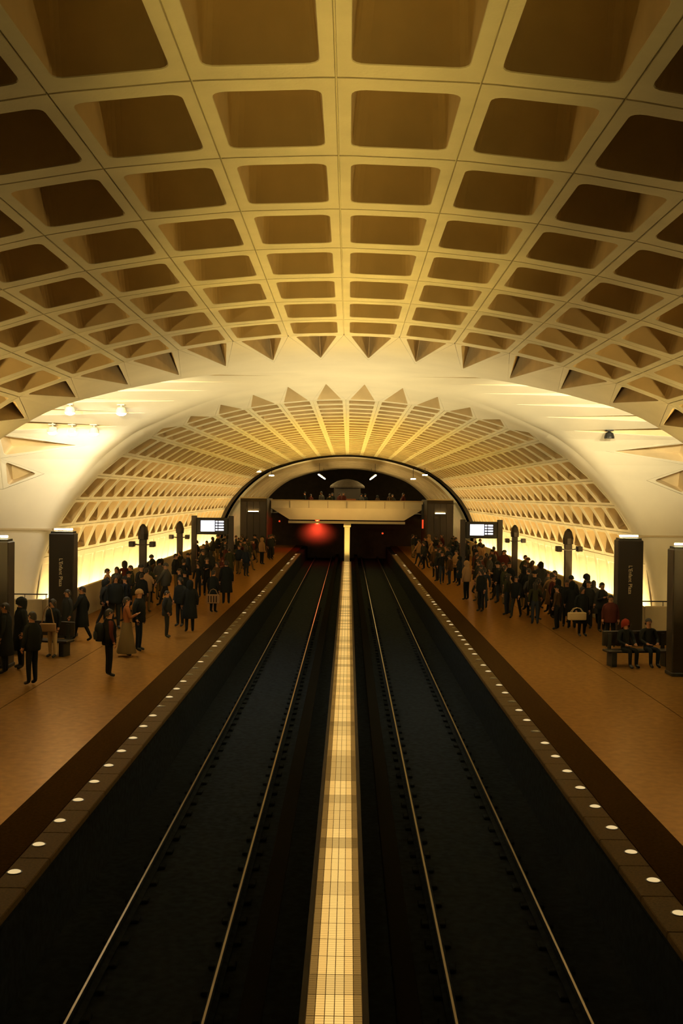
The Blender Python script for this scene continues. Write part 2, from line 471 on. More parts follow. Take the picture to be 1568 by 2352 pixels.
# ------------------------------------------------------------------ glowing median light trough
tro = thing('light_trough', 'long glowing louvred light trough in the median between the two tracks', 'light fixture', (0.05, 0, 0))
SY0, SY1 = 4.0, 91.6
mb = MB()
for s in (-1, 1):
    a, b = sorted((s * .295, s * .36)); mb.box(a, b, SY0, SY1, -1.219, -.54, c=.008)
mb.box(-.295, .295, SY0, SY1, -1.219, -.60)
mb.box(-.36, .36, SY1, SY1 + .1, -1.219, -.54)
mb.build('trough_body', 'dark_wall', tro)
PL = 0.506
COLX = (-.29, -.20, -.10, 0.0, .10, .20, .29)
pm = MB()
for i in range(6):
    pm.box(COLX[i], COLX[i + 1], 0, PL, -.60, -.545, (2, 1, 0, 0, 1, 2)[i])
lens_mats = [['lens_a', 'lens_b', 'lens_c'], ['lens_a2', 'lens_b2', 'lens_c2'], ['lens_a3', 'lens_b3', 'lens_c3']]
lens_mesh = [pm.mesh('lens_panel', l) for l in lens_mats]
lm = MB()
for x in COLX: lm.box(x - .0042, x + .0042, 0, PL, -.60, -.5435)
for q in range(1, 9): lm.box(-.29, .29, q * PL / 9 - .0018, q * PL / 9 + .0018, -.60, -.5445)
lm.box(-.29, .29, -.006, .006, -.60, -.5438)
louv = lm.mesh('louver_panel', 'louver')
np_ = int((SY1 - SY0) / PL)
for i in range(np_):
    y = SY0 + i * PL
    link('lens_panel', random.choice((lens_mesh[0], lens_mesh[0], lens_mesh[1], lens_mesh[2])), tro, (0, y, 0)); link('louver_panel', louv, tro, (0, y, 0))
for i in range(8):                            # the light the trough throws up at the vault
    ld = bpy.data.lights.new('trough_lamp', 'AREA'); ld.shape = 'RECTANGLE'; ld.size = .5; ld.size_y = (SY1 - SY0) / 8
    ld.energy = L_STRIP * ld.size_y * (.36, .86, 2.3, 2.5, 3.7, 4.6, 4.6, 4.6)[i]; ld.color = (1.0, .82, .42) if i in (2, 3) else WARM; ld.spread = math.radians((33, 46, 100, 120, 125, 125, 125, 125)[i])
    lo = link('trough_lamp', ld, tro, (0, SY0 + (i + .5) * ld.size_y, -.52)); lo.rotation_euler = (math.pi, 0, 0)

# ------------------------------------------------------------------ parapets, coves, railings
def cove(name, s, y0, y1, matname, lab):
    o = thing(name, lab, 'light fixture', (s * 10.55, y0, 0))
    mb = MB(); mb.box(-.18, .18, 0, y1 - y0, 0.0, .12); mb.build('channel', 'white_reflector', o)
    n = int((y1 - y0) / 2.6); tm = MB(); tm.tube([(0, .12, .20), (0, 2.48, .20)], .05, 8); t = tm.mesh('tube', matname)
    hm = MB(); hm.box(-.04, .04, .02, .10, .12, .24); hm.box(-.04, .04, 2.50, 2.58, .12, .24); h = hm.mesh('tube_holder', 'black_metal')
    for i in range(n):
        k = link('tube_holder', h, o, (0, i * 2.6, 0)); link('tube', t, k)
for s, nm in ((-1, 'left'), (1, 'right')):
    def sb(a, b): return tuple(sorted((s * a, s * b)))
    w = struct(one_box('wall_parapet_' + nm, 'pier_concrete', (*sb(PAR, PAR + .14), 38.3, YEND, 0, 1.17), c=.02))
    struct(one_box('wall_parapet_near_' + nm, 'pier_concrete', (*sb(PAR, PAR + .14), YB, 25.4, 0, 1.17), c=.02))
    struct(one_box('wall_parapet_crossing_' + nm, 'pier_concrete', (*sb(PAR + .15, 19.0), 38.3, 38.44, 0, 1.17), c=.02))
    o = thing('handrail', 'thin dark handrail on the parapet beside the %s corner pier' % nm, 'railing', (0, 38.37, 0))
    mb = MB(); mb.tube([(s * 10.0, 0, 1.33), (s * 13.0, 0, 1.33)], .022, 8); mb.build('top_rail', 'bronze', o)
    for x in np.arange(10.05, 13, .72):
        mb = MB(); mb.tube([(s * x, 0, 1.165), (s * x, 0, 1.33)], .014, 6); mb.build('baluster', 'bronze', o)
    cove('cove_light', s, YF * HC + .3, YEND - .5, 'cove_tube', 'row of bright cove tubes behind the %s platform parapet' % nm)
    # unseen cove added to brighten the cross vault, behind the crossing parapet
    o = thing('cove_light', 'added unseen cove tubes below the cross vault beyond the %s pier' % nm, 'light fixture', (s * 11.9, 39.1, 0))
    mb = MB(); mb.box(*sorted((0, s * 6.8)), -.18, .18, 0, .12); mb.build('channel', 'white_reflector', o)
    for i in range(3):
        mb = MB(); mb.tube([(s * (.1 + i * 2.2), 0, .2), (s * (2.1 + i * 2.2), 0, .2)], .05, 8); mb.build('tube', 'cross_fill_tube', o)
    struct(one_box('wall_cross_end_' + nm, 'pier_concrete', (*sb(19.05, 19.2), 24.0, 41.0, 0, 9.2)))
    # level ledge line on the pier
    mb = MB(); mb.box(*sb(10.3, 13.2), 40.04, 40.20, 3.44, 3.50); struct(mb.build('trim_3' if s < 0 else 'trim_4', 'pier_concrete'))

# ------------------------------------------------------------------ where the camera stands: near mezzanine
struct(one_box('floor', 'dark_wall', (-11.0, 11.0, YB, .9, 2.85, 3.2)))
struct(one_box('wall_near_parapet', 'pier_concrete', (-11.0, 11.0, .72, .9, 3.2, 4.15), c=.02))
struct(one_box('wall_back', 'dark_wall', (-11.6, 11.6, YB - .3, YB, -1.6, 9.5)))

# ------------------------------------------------------------------ far mezzanine, portal and beyond
br = (thing('mezzanine_bridge', 'pale concrete mezzanine bridge spanning the tracks at the far end', 'bridge', (0, YEND + .5, 0)))
mb = MB()                                     # battered front: wide on top, narrower and set back below
W0, W1 = 6.45, 4.9
fr = [(-W0, 0, 4.27), (W0, 0, 4.27), (W0, .12, 3.65), (W1, .75, 2.66), (-W1, .75, 2.66), (-W0, .12, 3.65)]
bk_ = [(x, 1.6, z) for x, y, z in fr]
mb.add(fr + bk_, [(0, 5, 2, 1), (5, 4, 3, 2)] + [(i, (i + 1) % 6, 6 + (i + 1) % 6, 6 + i) for i in range(6)] + [(6, 7, 8, 9, 10, 11)])
mb.build('parapet', 'smooth_concrete', br)
for i in range(1, 8):                         # vertical panel joints
    x = -W0 + i * 2 * W0 / 8
    mb = MB(); mb.box(x - .012, x + .012, -.004, .05, 3.68, 4.262); mb.build('panel_joint', 'dark_wall', br)
mb = MB(); mb.box(-W0 - .05, W0 + .05, -.06, .30, 4.27, 4.36, c=.015); mb.build('coping', 'pier_concrete', br)
struct(one_box('floor', 'dark_wall', (-6.5, 6.5, YEND + 2.12, 133.5, 2.75, 3.2)))
mb = MB(); mb.box(-W1, W1, -1.10, -.90, 2.40, 2.46); mb.box(-W1, W1, -1.13, -1.10, 2.40, 2.60)  # ledge and hidden tube added to brighten the bridge front
for x in np.arange(-4.6, 4.7, 1.84): mb.box(x - .03, x + .03, -1.0, .78, 2.42, 2.46)
le = mb.build('added_light_ledge', 'smooth_concrete', br)
mb = MB(); mb.tube([(-W1 + .2, -1.0, 2.50), (W1 - .2, -1.0, 2.50)], .03, 8); mb.build('tube', 'bridge_fill_tube', le)
col = (thing('bridge_column', 'pale concrete column under the far mezzanine at the end of the median', 'column', (0.05, 92.4, 0)))
mb = MB(); mb.box(-.22, .22, -.2, .2, -1.22, 2.20, c=.03); mb.build('shaft', 'smooth_concrete', col)
mb = MB(); mb.box(-.30, .30, -.3, 4.9, 2.20, 2.38, c=.03); mb.build('beam', 'smooth_concrete', col)
# header ring, dim vault beyond, end wall
mb = MB(); ks = np.linspace(-13.8, 13.8, 81); rows = []
for f, y in ((1.03, 0), (1.03, .4), (.975, .4), (.975, 0), (1.03, 0)):
    rows.append([(mainP(k)[0] * HC * f, YEND + y, -1.2 + (EYE + mainP(k)[1] * HC + 1.2) * (1 + (f - 1) * .35)) for k in ks])
grid(mb, rows); struct(mb.build('trim_5', 'dark_wall', smooth=False))
S_beyond = lambda k, y, d=0.0: tuple(np.array((mainP(k)[0] * HC * .955, y, -.2 + (EYE + mainP(k)[1] * HC + .2) * .982)))
dim = struct(shell('ceiling', S_beyond, -13.8, 13.8, YEND + .4, 134.0, 0, 'concrete'))
mb = MB()
for y in np.arange(YEND + 4, 133, 4.2):
    rows = [[tuple(np.array(S_beyond(k, y + q)) - np.array((0, 0, d))) for k in np.linspace(-9, 9, 37)] for q, d in ((0, 0), (0, .28), (.5, .28), (.5, 0))]
    rb = MB(); grid(rb, rows); rb.build('arch_rib', 'pier_concrete', dim)
struct(one_box('wall_far', 'dark_wall', (-12, 12, 133.6, 134, -1.6, 9)))
struct(one_box('wall_portal', 'dark_wall', (-8.9, 8.9, YEND + 12, YEND + 12.4, -1.2, 2.75)))
for s, nm in ((-1, 'left'), (1, 'right')):
    # dark escalator enclosures flanking the bridge
    o = thing('escalator_enclosure', 'dark clad escalator enclosure rising at the %s end of the far mezzanine' % nm, 'enclosure', (s * 7.62, YEND - 3.2, 0))
    mb = MB(); mb.box(-1.08, 1.08, 0, 7.0, 0, 4.45, c=.03); mb.build('cladding', 'dark_wall', o)
    for i in range(4):
        mb = MB(); mb.box(-1.02 + i * .52, -1.02 + i * .52 + .49, -.03, 0, .15, 4.2, c=.008); mb.build('panel', 'bronze', o)
    mb = MB(); mb.box(-1.1, 1.1, -.08, .1, 4.45, 4.55, c=.01); mb.build('coping', 'pier_concrete', o)
    mb = MB(); mb.box(-.45, .45, -.16, -.03, 3.30, 3.36); a = mb.build('lamp_arm', 'black_metal', o)
    mb = MB(); mb.tube([(-.40, -.12, 3.39), (.40, -.12, 3.39)], .03, 8); mb.build('tube', 'mezz_tube', a)
    # tube lights of the mezzanine ceiling
    o = thing('ceiling_light', 'slanting tube light above the far mezzanine, %s of its centre' % nm, 'light fixture', (s * 2.45, YEND + 1.2, 6.52))
    mb = MB(); mb.box(-.07, .07, 0, 26, .05, .12); mb.box(-.015, .015, 3, 3.03, .12, 1.6); mb.box(-.015, .015, 20, 20.03, .12, 1.6); mb.build('housing', 'black_metal', o)
    mb = MB(); mb.tube([(0, .1, 0), (0, 25.9, 0)], .05, 8); mb.build('tube', 'mezz_tube', o)
    for q, (xx, yy) in enumerate(((593, 1084), (623, 1093)) if s < 0 else ((975, 1092), (948, 1101))):
        p = px(xx, yy, 92.0 + q * 3)
        o = thing('spot_lamp', 'small white lamp on the %s springing of the vault by the far arch, %s one' % (nm, 'outer' if q == 0 else 'inner'), 'lamp', p)
        mb = MB(); mb.box(-.22, .22, .02, .16, -.02, .10, c=.02); mb.box(-.02, .02, .06, .10, .10, .9); mb.build('housing', 'black_metal', o)
        mb = MB(); mb.box(-.20, .20, 0, .02, -.01, .08); mb.build('lens', 'mezz_tube', o)
# dark kiosk and gates on the mezzanine
o = thing('station_kiosk', 'dark station kiosk with domed top at the middle of the far mezzanine', 'kiosk', (0, YEND + 14, 3.2))
mb = MB(); mb.box(-1.3, 1.3, 0, 2.4, 0, 2.3, c=.06); mb.build('booth', 'bronze', o)
mb = MB(); mb.lathe([(1.7, 2.3), (1.7, 2.45), (1.5, 2.65), (1.0, 2.95), (.5, 3.1), (.1, 3.15)], 20, o=(0, 1.2, 0)); mb.build('canopy', 'dark_wall', o)
mb = MB(); mb.box(-.85, .85, -.05, 0, 1.05, 1.25); mb.build('sign_panel', 'cloth_rust', o)
# signals: the glowing red lamp and small ones
def signal(name, p, label, big):
    o = thing(name, label, 'signal lamp', p)
    r = .16 if big else .07
    mb = MB(); mb.box(-r * 1.3, r * 1.3, .06, .30, -r * 1.4, r * 1.4, c=.02)
    mb.box(-.02, .02, .15, .19, r * 1.4, 2.74 - p[2] if p[2] > 2 else r * 1.4 + .05)
    mb.build('housing', 'black_metal', o)
    mb = MB(); mb.lathe([(r, 0), (r * .9, .03), (r * .5, .06), (.01, .07)], 16)
    for i, v in enumerate(mb.v): mb.v[i] = (v[0], .06 - v[2], v[1])
    mb.build('lens', 'red_lamp' if big else 'red_small', o)
    if big:
        mb = MB(); mb.lathe([(r * .35, 0), (r * .3, .02), (.01, .03)], 12)
        for i, v in enumerate(mb.v): mb.v[i] = (v[0], -.01 - v[2], v[1])
        mb.build('bulb', 'red_core', o)
        ld = bpy.data.lights.new('lamp_light', 'POINT'); ld.energy = 420; ld.color = (1, .05, .015); ld.shadow_soft_size = .1
        link('lamp_light', ld, o, (0, -.25, 0))
        vm = bpy.data.materials.new('glow'); vm.use_nodes = True; nt = vm.node_tree; nt.nodes.clear()
        ou = nt.nodes.new('ShaderNodeOutputMaterial'); vs = nt.nodes.new('ShaderNodeVolumeScatter')
        tc = nt.nodes.new('ShaderNodeTexCoord'); ln = nt.nodes.new('ShaderNodeVectorMath'); ln.operation = 'LENGTH'
        mr = nt.nodes.new('ShaderNodeMapRange'); mr.inputs['From Max'].default_value = 1.0; mr.inputs['To Min'].default_value = 1.0; mr.inputs['To Max'].default_value = 0.0
        nt.links.new(tc.outputs['Object'], ln.inputs[0]); nt.links.new(ln.outputs['Value'], mr.inputs['Value']); pw = nt.nodes.new('ShaderNodeMath'); pw.operation = 'POWER'; pw.inputs[1].default_value = 2.2; nt.links.new(mr.outputs[0], pw.inputs[0]); ml = nt.nodes.new('ShaderNodeMath'); ml.operation = 'MULTIPLY'; ml.inputs[1].default_value = .75; nt.links.new(pw.outputs[0], ml.inputs[0]); nt.links.new(ml.outputs[0], vs.inputs['Density'])
        nt.links.new(vs.outputs[0], ou.inputs['Volume']); M['glow'] = vm
        mb = MB(); mb.lathe([(math.sin(t), -math.cos(t)) for t in np.linspace(.03, math.pi - .03, 11)], 20)
        hz = mb.build('lamp_glow_volume', 'glow', None, (p[0], p[1] - .2, p[2] - 1.05)); hz['kind'] = 'stuff'; hz.scale = (2.2, 1.9, 1.3)  # scatter volume added to imitate the lens glow around the lamp
        tag(hz, 'reddish haze volume added for the lens halo round the red signal lamp', 'glow')
signal('signal_lamp', px(728, 1199, YEND + 2.9), 'glowing red signal lamp hanging over the left track at the far bridge', True)
p = px(878, 1225, 92); signal('signal_lamp', (p[0], p[1], p[2]), 'small red lamp low beside the right track by the far platform', False)
p = px(970, 1203, 94.0)
o = thing('signal_bar', 'narrow upright red light bar at the right end of the far bridge', 'signal lamp', (p[0], p[1], p[2]))
mb = MB(); mb.box(-.10, .10, .02, .12, -.50, 1.6); mb.build('housing', 'black_metal', o)
mb = MB(); mb.box(-.06, .06, 0, .02, -.38, .34); mb.build('lens', 'red_small', o)
p = px(641, 1197, 94.0); signal('signal_lamp', p, 'tiny red lamp under the left end of the far bridge', False)

# ------------------------------------------------------------------ pylons, floods, displays, benches
def text_mesh(txt, size):
    cu = bpy.data.curves.new('lettering', 'FONT'); cu.body = txt; cu.size = size; cu.extrude = .004; cu.align_x = 'LEFT'
    ob = bpy.data.objects.new('lettering', cu); C.objects.link(ob)
    dg = bpy.context.evaluated_depsgraph_get()
    me = bpy.data.meshes.new_from_object(ob.evaluated_get(dg)); bpy.data.objects.remove(ob)
    me.materials.clear(); me.materials.append(M['letter'])
    return me
NAME = text_mesh("L'Enfant Plaza", .17)
def pylon(x, y, label, lettered=True, bar='bar_tube'):
    o = thing('platform_pylon', label, 'pylon', (x, y, 0), 0, 'tall dark station pylons')
    mb = MB(); mb.box(-.41, .41, -.30, .30, 0, 3.44, c=.03); b = mb.build('shaft', 'bronze', o)
    mb = MB(); mb.box(-.43, .43, -.32, .32, 0, .10, c=.015); mb.build('plinth', 'black_metal', o)
    mb = MB(); mb.box(-.36, .36, -.25, .25, 3.44, 3.50); c = mb.build('lamp_tray', 'black_metal', o)
    mb = MB(); mb.tube([(-.30, 0, 3.565), (.30, 0, 3.565)], .028, 10); mb.build('tube', bar, c)
    if lettered:
        t = link('lettering', NAME, o, (-.06, -.306, 2.62)); t.rotation_euler = (math.pi / 2, math.pi / 2, 0)
        t['label'] = 'pale vertical station name'
    return o
pylon(-9.45, 31.0, 'tall dark pylon with a white light bar at the left picture edge')
pylon(-9.28, 37.6, 'tall dark pylon with a white light bar beside the bright left slot')
pylon(9.32, 31.0, 'tall dark pylon with a white light bar at the right picture edge')
for _y, _w in ((24.6, 'first'), (18.2, 'second')):  # unseen pylons, their bars boosted to brighten the near vault sides
    for _s, _n in ((-1, 'left'), (1, 'right')): pylon(_s * 9.4, _y, 'unseen tall dark pylon on the %s platform, %s one nearer than the picture edge pylon' % (_n, _w), bar='bar_tube_boosted')
pylon(9.30, 37.2, 'tall dark pylon with a white light bar beside the bright right slot')

# slim dark poles with camera and speaker clusters along the platforms
def cluster(xx, y, Y, h, label):
    p = px(xx, y, Y)
    o = thing('camera_pole', label, 'pole', (p[0], Y, 0))
    mb = MB(); mb.box(-.16, .16, -.12, .12, 0, h, c=.02); mb.build('post', 'bronze', o)
    mb = MB(); mb.lathe([(.22, h + .0), (.24, h + .25), (.16, h + .55), (.05, h + .68)], 10); mb.build('coffer_tip_cone', 'bronze', o)  # cone added in place of the dark pointed coffer above the cluster
    for s in (-1, 1):
        mb = MB(); mb.tube([(0, -.1, h - .25), (s * .45, -.15, h - .2)], .03, 6); a = mb.build('bracket', 'bronze', o)
        mb = MB(); mb.box(s * .45 - .11, s * .45 + .11, -.42, .05, h - .32, h - .08, c=.02); mb.build('camera_body', 'bronze', a)
cluster(1303, 1290, 50, 2.75, 'dark camera pole among the crowd before the brightest part of the right cove')
cluster(1181, 1250, 64, 2.55, 'slim dark camera pole just right of the right platform display')
cluster(327, 1270, 50, 2.75, 'dark camera pole among the crowd before the left cove')
cluster(412, 1235, 64, 2.55, 'slim dark camera pole just left of the left platform display')

def display(x, y, label):
    Y = 69.0; p = px(x, y, Y)
    o = thing('train_display', label, 'display', (p[0], Y, 0))
    z = p[2]
    mb = MB(); mb.box(-.95, .95, -.02, .22, z - .52, z + .50, c=.03); mb.build('housing', 'black_metal', o)
    for s in (-1, 1):
        mb = MB(); mb.box(s * 1.12 - .16, s * 1.12 + .16, 0, .25, 0, z + .62, c=.02); mb.build('post', 'bronze', o)
    mb = MB(); mb.box(-.70, .72, -.035, -.02, z - .36, z + .36); sc = mb.build('screen_face', 'screen_back', o)
    mb = MB(); mb.box(-.70, .14, -.045, -.035, z - .33, z + .33); mb.build('screen_panel', 'screen', sc)
    for r in range(4):
        zz = z + .22 - r * .165
        mb = MB(); mb.box(.20, .32, -.045, -.035, zz, zz + .09); mb.box(.38, .68, -.045, -.035, zz, zz + .09); mb.build('text_row', 'screen', sc)
mat('screen_back', (.02, .02, .03), .4)
display(487, 1208, 'bluish white glowing train display over the left platform')
display(1105, 1217, 'bluish white glowing train display over the right platform')

def bench(x, y, rz, label):
    o = thing('platform_bench', label, 'bench', (x, y, 0), rz)
    mb = MB(); mb.box(-1.0, 1.0, -.24, .24, .40, .47, c=.015); mb.build('seat', 'bronze', o)
    mb = MB(); mb.box(-1.0, 1.0, .22, .28, .55, .98, c=.015); mb.build('backrest', 'bronze', o)
    for s in (-1, 1):
        mb = MB(); mb.box(s * .8 - .08, s * .8 + .08, -.20, .20, 0, .40, c=.01); mb.box(s * .8 - .05, s * .8 + .05, .18, .24, .40, .9); mb.build('leg', 'black_metal', o)
bench(8.5, 32.6, math.radians(8), 'dark platform bench under the seated person beside the right edge pylon')
bench(-8.9, 33.4, math.radians(-15), 'dark platform bench near the left edge pylon')

# crossing floods on the left flank of the cross vault, dark fixture on the right
def flood(x, y, kz, label, lit=True):
    # stand-off lamp under the cross vault surface
    Yq = (ZC + kz) * HC - .45; p = px(x, y, Yq)
    o = thing('flood_lamp', label, 'flood lamp', p, 0, 'floodlights of the crossing' if lit else None)
    top = EYE + float(np.interp(Yq / HC - ZC, _cx[:, 0], _cx[:, 1])) * HC - p[2]
    if top < .2: o.location.z -= .2 - top; top = .2
    fm = 'black_metal' if not lit else 'smooth_concrete'
    mb = MB(); mb.tube([(0, 0, .1), (0, 0, top + (1.1 if lit else .05))], .03, 8); mb.box(-.12, .12, -.12, .12, top - .03, top + .01, c=.008); mb.build('bracket', fm, o)
    mb = MB(); mb.lathe([(.05, .14), (.13, .10), (.17, -.02), (.17, -.08)], 14); mb.build('housing', fm, o)
    if lit:
        mb = MB(); mb.lathe([(.16, -.081), (.13, -.12), (.06, -.15)], 14); mb.build('lens', 'flood_lens', o)
flood(278, 940, 1.46, 'highest bright floodlight on the left flank of the crossing')
flood(215, 990, 1.97, 'bright floodlight on the left crossing flank, nearest the far arch edge')
flood(165, 990, 1.97, 'bright floodlight on the left crossing flank, middle of the lower row')
flood(120, 988, 1.97, 'faint floodlight on the left crossing flank, outermost of the lower row')
flood(160, 940, 1.46, 'faint floodlight on the left crossing flank, outer one of the upper row')
flood(1397, 985, 1.97, 'dark unlit spotlight hanging in front of the right crossing flank', False)

# ------------------------------------------------------------------ people
def skin_body(J, E_, root, extra):
    """J name -> (x, y, z, rx, ry); E_ edges (a, b, material); one continuous skinned surface"""
    names = list(J); idx = {n: i for i, n in enumerate(names)}
    me = bpy.data.meshes.new('skeleton')
    me.from_pydata([J[n][:3] for n in names], [(idx[a], idx[b]) for a, b, _ in E_], [])
    ob = bpy.data.objects.new('skeleton', me); C.objects.link(ob)
    md = ob.modifiers.new('Skin', 'SKIN'); md.use_smooth_shade = True; md.branch_smoothing = .6
    for n in names:
        sv = me.skin_vertices[0].data[idx[n]]; sv.radius = J[n][3:5]; sv.use_root = (n == root)
    sd = ob.modifiers.new('Sub', 'SUBSURF'); sd.levels = 1; sd.render_levels = 1
    dg = bpy.context.evaluated_depsgraph_get()
    out = bpy.data.meshes.new_from_object(ob.evaluated_get(dg)); bpy.data.objects.remove(ob)
    V = np.array([v.co[:] for v in out.vertices]); F = [tuple(p.vertices) for p in out.polygons]
    mb = MB(); mb.v = [tuple(v) for v in V]; mb.f = F
    segs = [(np.array(J[a][:3]), np.array(J[b][:3]), m) for a, b, m in E_]
    for f in F:
        c = V[list(f)].mean(0); best = (9, 0)
        for a, b, m in segs:
            d = b - a; t = min(1, max(0, (c - a) @ d / (d @ d))); q = np.linalg.norm(a + d * t - c)
            best = min(best, (q, m))
        mb.m.append(best[1])
    extra(mb)
    return mb
# material slots: 0 skin, 1 jacket, 2 trousers, 3 shoes, 4 hair/eyes
def make_pose(kind):
    sit = kind == 'sit'; walk = kind == 'walk'
    dz = -.42 if sit else 0.0
    J = {'pelvis': (0, 0, .95 + dz, .155, .12), 'waist': (0, .01, 1.10 + dz, .145, .115), 'chest': (0, .01, 1.30 + dz, .17, .13),
         'collar': (0, -.005, 1.45 + dz, .10, .085), 'neck': (0, .01, 1.52 + dz, .058, .058), 'jaw': (0, .025, 1.585 + dz, .066, .078),
         'head': (0, .02, 1.665 + dz, .080, .098), 'top': (0, .01, 1.735 + dz, .050, .060)}
    E_ = [('pelvis', 'waist', 1), ('waist', 'chest', 1), ('chest', 'collar', 1), ('collar', 'neck', 0), ('neck', 'jaw', 0), ('jaw', 'head', 0), ('head', 'top', 0)]
    hands = []
    for s in (-1, 1):
        n = 'L' if s < 0 else 'R'
        sw = s * .22 if walk else 0.0
        if sit: kn, an, to = (s * .11, .42, .50), (s * .10, .40, .09), (s * .11, .56, .045)
        elif walk: kn, an, to = (s * .095, s * .17 + .03, .50), (s * .09, s * .30 - .02, .10 if s > 0 else .13), (s * .095, s * .30 + .13, .045)
        else: kn, an, to = (s * .10, .015, .50), (s * .105, -.01, .09), (s * .125, .14, .045)
        J['hip' + n] = (s * .09, 0 if not sit else .05, .90 + dz, .095, .10)
        J['knee' + n] = (*kn, .066, .070); J['ank' + n] = (*an, .050, .052); J['toe' + n] = (*to, .045, .038)
        E_ += [('pelvis', 'hip' + n, 2), ('hip' + n, 'knee' + n, 2), ('knee' + n, 'ank' + n, 2), ('ank' + n, 'toe' + n, 3)]
        J['sho' + n] = (s * .185, 0, 1.42 + dz, .078, .075)
        if sit: el, wr, ha = (s * .25, .06, 1.16 + dz), (s * .16, .28, 1.08 + dz), (s * .12, .36, 1.07 + dz)
        elif kind == 'phone' and s > 0: el, wr, ha = (.27, .06, 1.16), (.14, .26, 1.25), (.10, .33, 1.28)
        elif kind == 'pocket': el, wr, ha = (s * .29, -.06, 1.17), (s * .22, .06, .98), (s * .20, .10, .91)
        elif walk: el, wr, ha = (s * .25, -s * .14, 1.17), (s * .25, -s * .20 + .10, .96), (s * .245, -s * .20 + .14, .88)
        else: el, wr, ha = (s * .255, -.03, 1.16), (s * .265, .04, .93), (s * .262, .065, .85)
        J['elb' + n] = (*el, .056, .058); J['wri' + n] = (*wr, .042, .044); J['han' + n] = (*ha, .026, .042)
        E_ += [('collar', 'sho' + n, 1), ('sho' + n, 'elb' + n, 1), ('elb' + n, 'wri' + n, 1), ('wri' + n, 'han' + n, 0)]
        hands.append((s, np.array(wr), np.array(ha)))
    hz = 1.665 + dz
    def extra(mb):
        for s, w, h in hands:
            d = (h - w) / np.linalg.norm(h - w); side = np.array((0, 1.0, 0)) if abs(d[2]) > .7 else np.array((1.0, 0, 0))
            side = side - d * (side @ d); side /= np.linalg.norm(side); inn = np.cross(d, side) * s * .3
            for q, (o_, L) in enumerate(((-.030, .060), (-.010, .075), (.010, .072), (.028, .055))):
                a = h + side * o_ + d * .01; b = a + d * L * .55; c = b + d * L * .4 + np.array((-s * .018, 0, 0))
                mb.tube([a, b, c], [.0095, .009, .007], 5, 0)
            a = h - d * .035 + side * .035; mb.tube([a, a + side * .022 + d * .03, a + side * .026 + d * .06], [.011, .010, .008], 5, 0)
        mb.tube([(0, .105, hz + .02), (0, .135, hz - .025), (0, .112, hz - .035)], [.010, .017, .012], 6, 0)      # nose
        for s in (-1, 1):
            mb.tube([(s * .082, .0, hz + .025), (s * .092, -.01, hz), (s * .080, .0, hz - .035)], [.012, .018, .010], 6, 0)   # ears
            mb.tube([(s * .032 - .012, .104, hz + .015), (s * .032, .112, hz + .017), (s * .032 + .012, .104, hz + .015)], [.003, .008, .003], 6, 4)   # eyes
        mb.tube([(-.026, .100, hz - .068), (0, .110, hz - .066), (.026, .100, hz - .068)], [.003, .007, .003], 6, 4)    # mouth
    return skin_body(J, E_, 'pelvis', extra), dz
BM = ['skin', 'cloth_black', 'cloth_charcoal', 'shoe', 'hair']
BODY = {k: make_pose(k)[0].mesh('body', BM, True) for k in ('stand', 'phone', 'pocket', 'walk', 'sit')}
def cap_mesh(kind):
    mb = MB(); vs, fs = [], []
    # hair shell over the skull: low at the back, high at the forehead
    n, r = 14, 7
    for i in range(r):
        for k in range(n):
            t = 2 * math.pi * k / n; back = .5 - .5 * math.sin(t)            # 1 at the back (-y), 0 at the face
            low = {'short': -.02 - .075 * back, 'long': .0 - .26 * back ** .6, 'beanie': .01 - .04 * back, 'hood': -.05 - .16 * back}[kind]
            u = i / (r - 1); g = {'short': 1.10, 'long': 1.16, 'beanie': 1.20, 'hood': 1.36}[kind]
            if kind == 'short': low += .055 * (1 - back)
            if kind == 'long': low += .05 * (1 - back) ** 3
            if kind == 'hood': low -= .0
            zt = low + (.105 * (g if kind != 'hood' else 1.2) - low) * u
            rr = math.sqrt(max(0.0, 1 - (max(zt, -.02) / (.1075 * (g if kind != 'hood' else 1.2))) ** 2)) if zt > 0 else 1.0
            rr *= 1.0 if zt > -.08 else max(.78, 1 + (zt + .08) * 1.2)
            vs.append((.087 * g * rr * math.cos(t), .012 + .104 * g * rr * math.sin(t) - (.012 if kind != 'beanie' else 0), 1.665 + zt))
    for i in range(r - 1):
        for k in range(n): fs.append((i * n + k, i * n + (k + 1) % n, (i + 1) * n + (k + 1) % n, (i + 1) * n + k))
    fs.append(tuple(range((r - 1) * n, r * n)))
    mb.add(vs, fs)
    if kind == 'beanie': mb.lathe([(.100, 1.655), (.104, 1.665), (.104, 1.69), (.099, 1.70)], 14, o=(0, .012, 0), sy=1.16)
    return mb.mesh({'short': 'hair', 'long': 'hair', 'beanie': 'hat', 'hood': 'hood'}[kind], 'hair', True)
HEADGEAR = {k: cap_mesh(k) for k in ('short', 'long', 'beanie', 'hood')}
def coat_mesh(name, rings, n=18):
    mb = MB(); vs, fs = [], []
    for z, rx, ry, wob in rings:
        for k in range(n):
            t = 2 * math.pi * k / n; q = 1 + wob * math.cos(6 * t + z * 3)
            vs.append((rx * q * math.cos(t), .005 + ry * q * math.sin(t), z))
    for i in range(len(rings) - 1):
        for k in range(n): fs.append((i * n + k, i * n + (k + 1) % n, (i + 1) * n + (k + 1) % n, (i + 1) * n + k))
    mb.add(vs, fs)
    return mb.mesh(name, 'cloth_black', True)
COAT = coat_mesh('coat', [(.48, .25, .21, .04), (.50, .262, .22, .04), (.75, .240, .195, .03), (1.0, .218, .172, .01), (1.12, .205, .16, 0), (1.30, .215, .165, 0), (1.42, .19, .14, 0), (1.48, .12, .105, 0), (1.53, .10, .10, 0)])
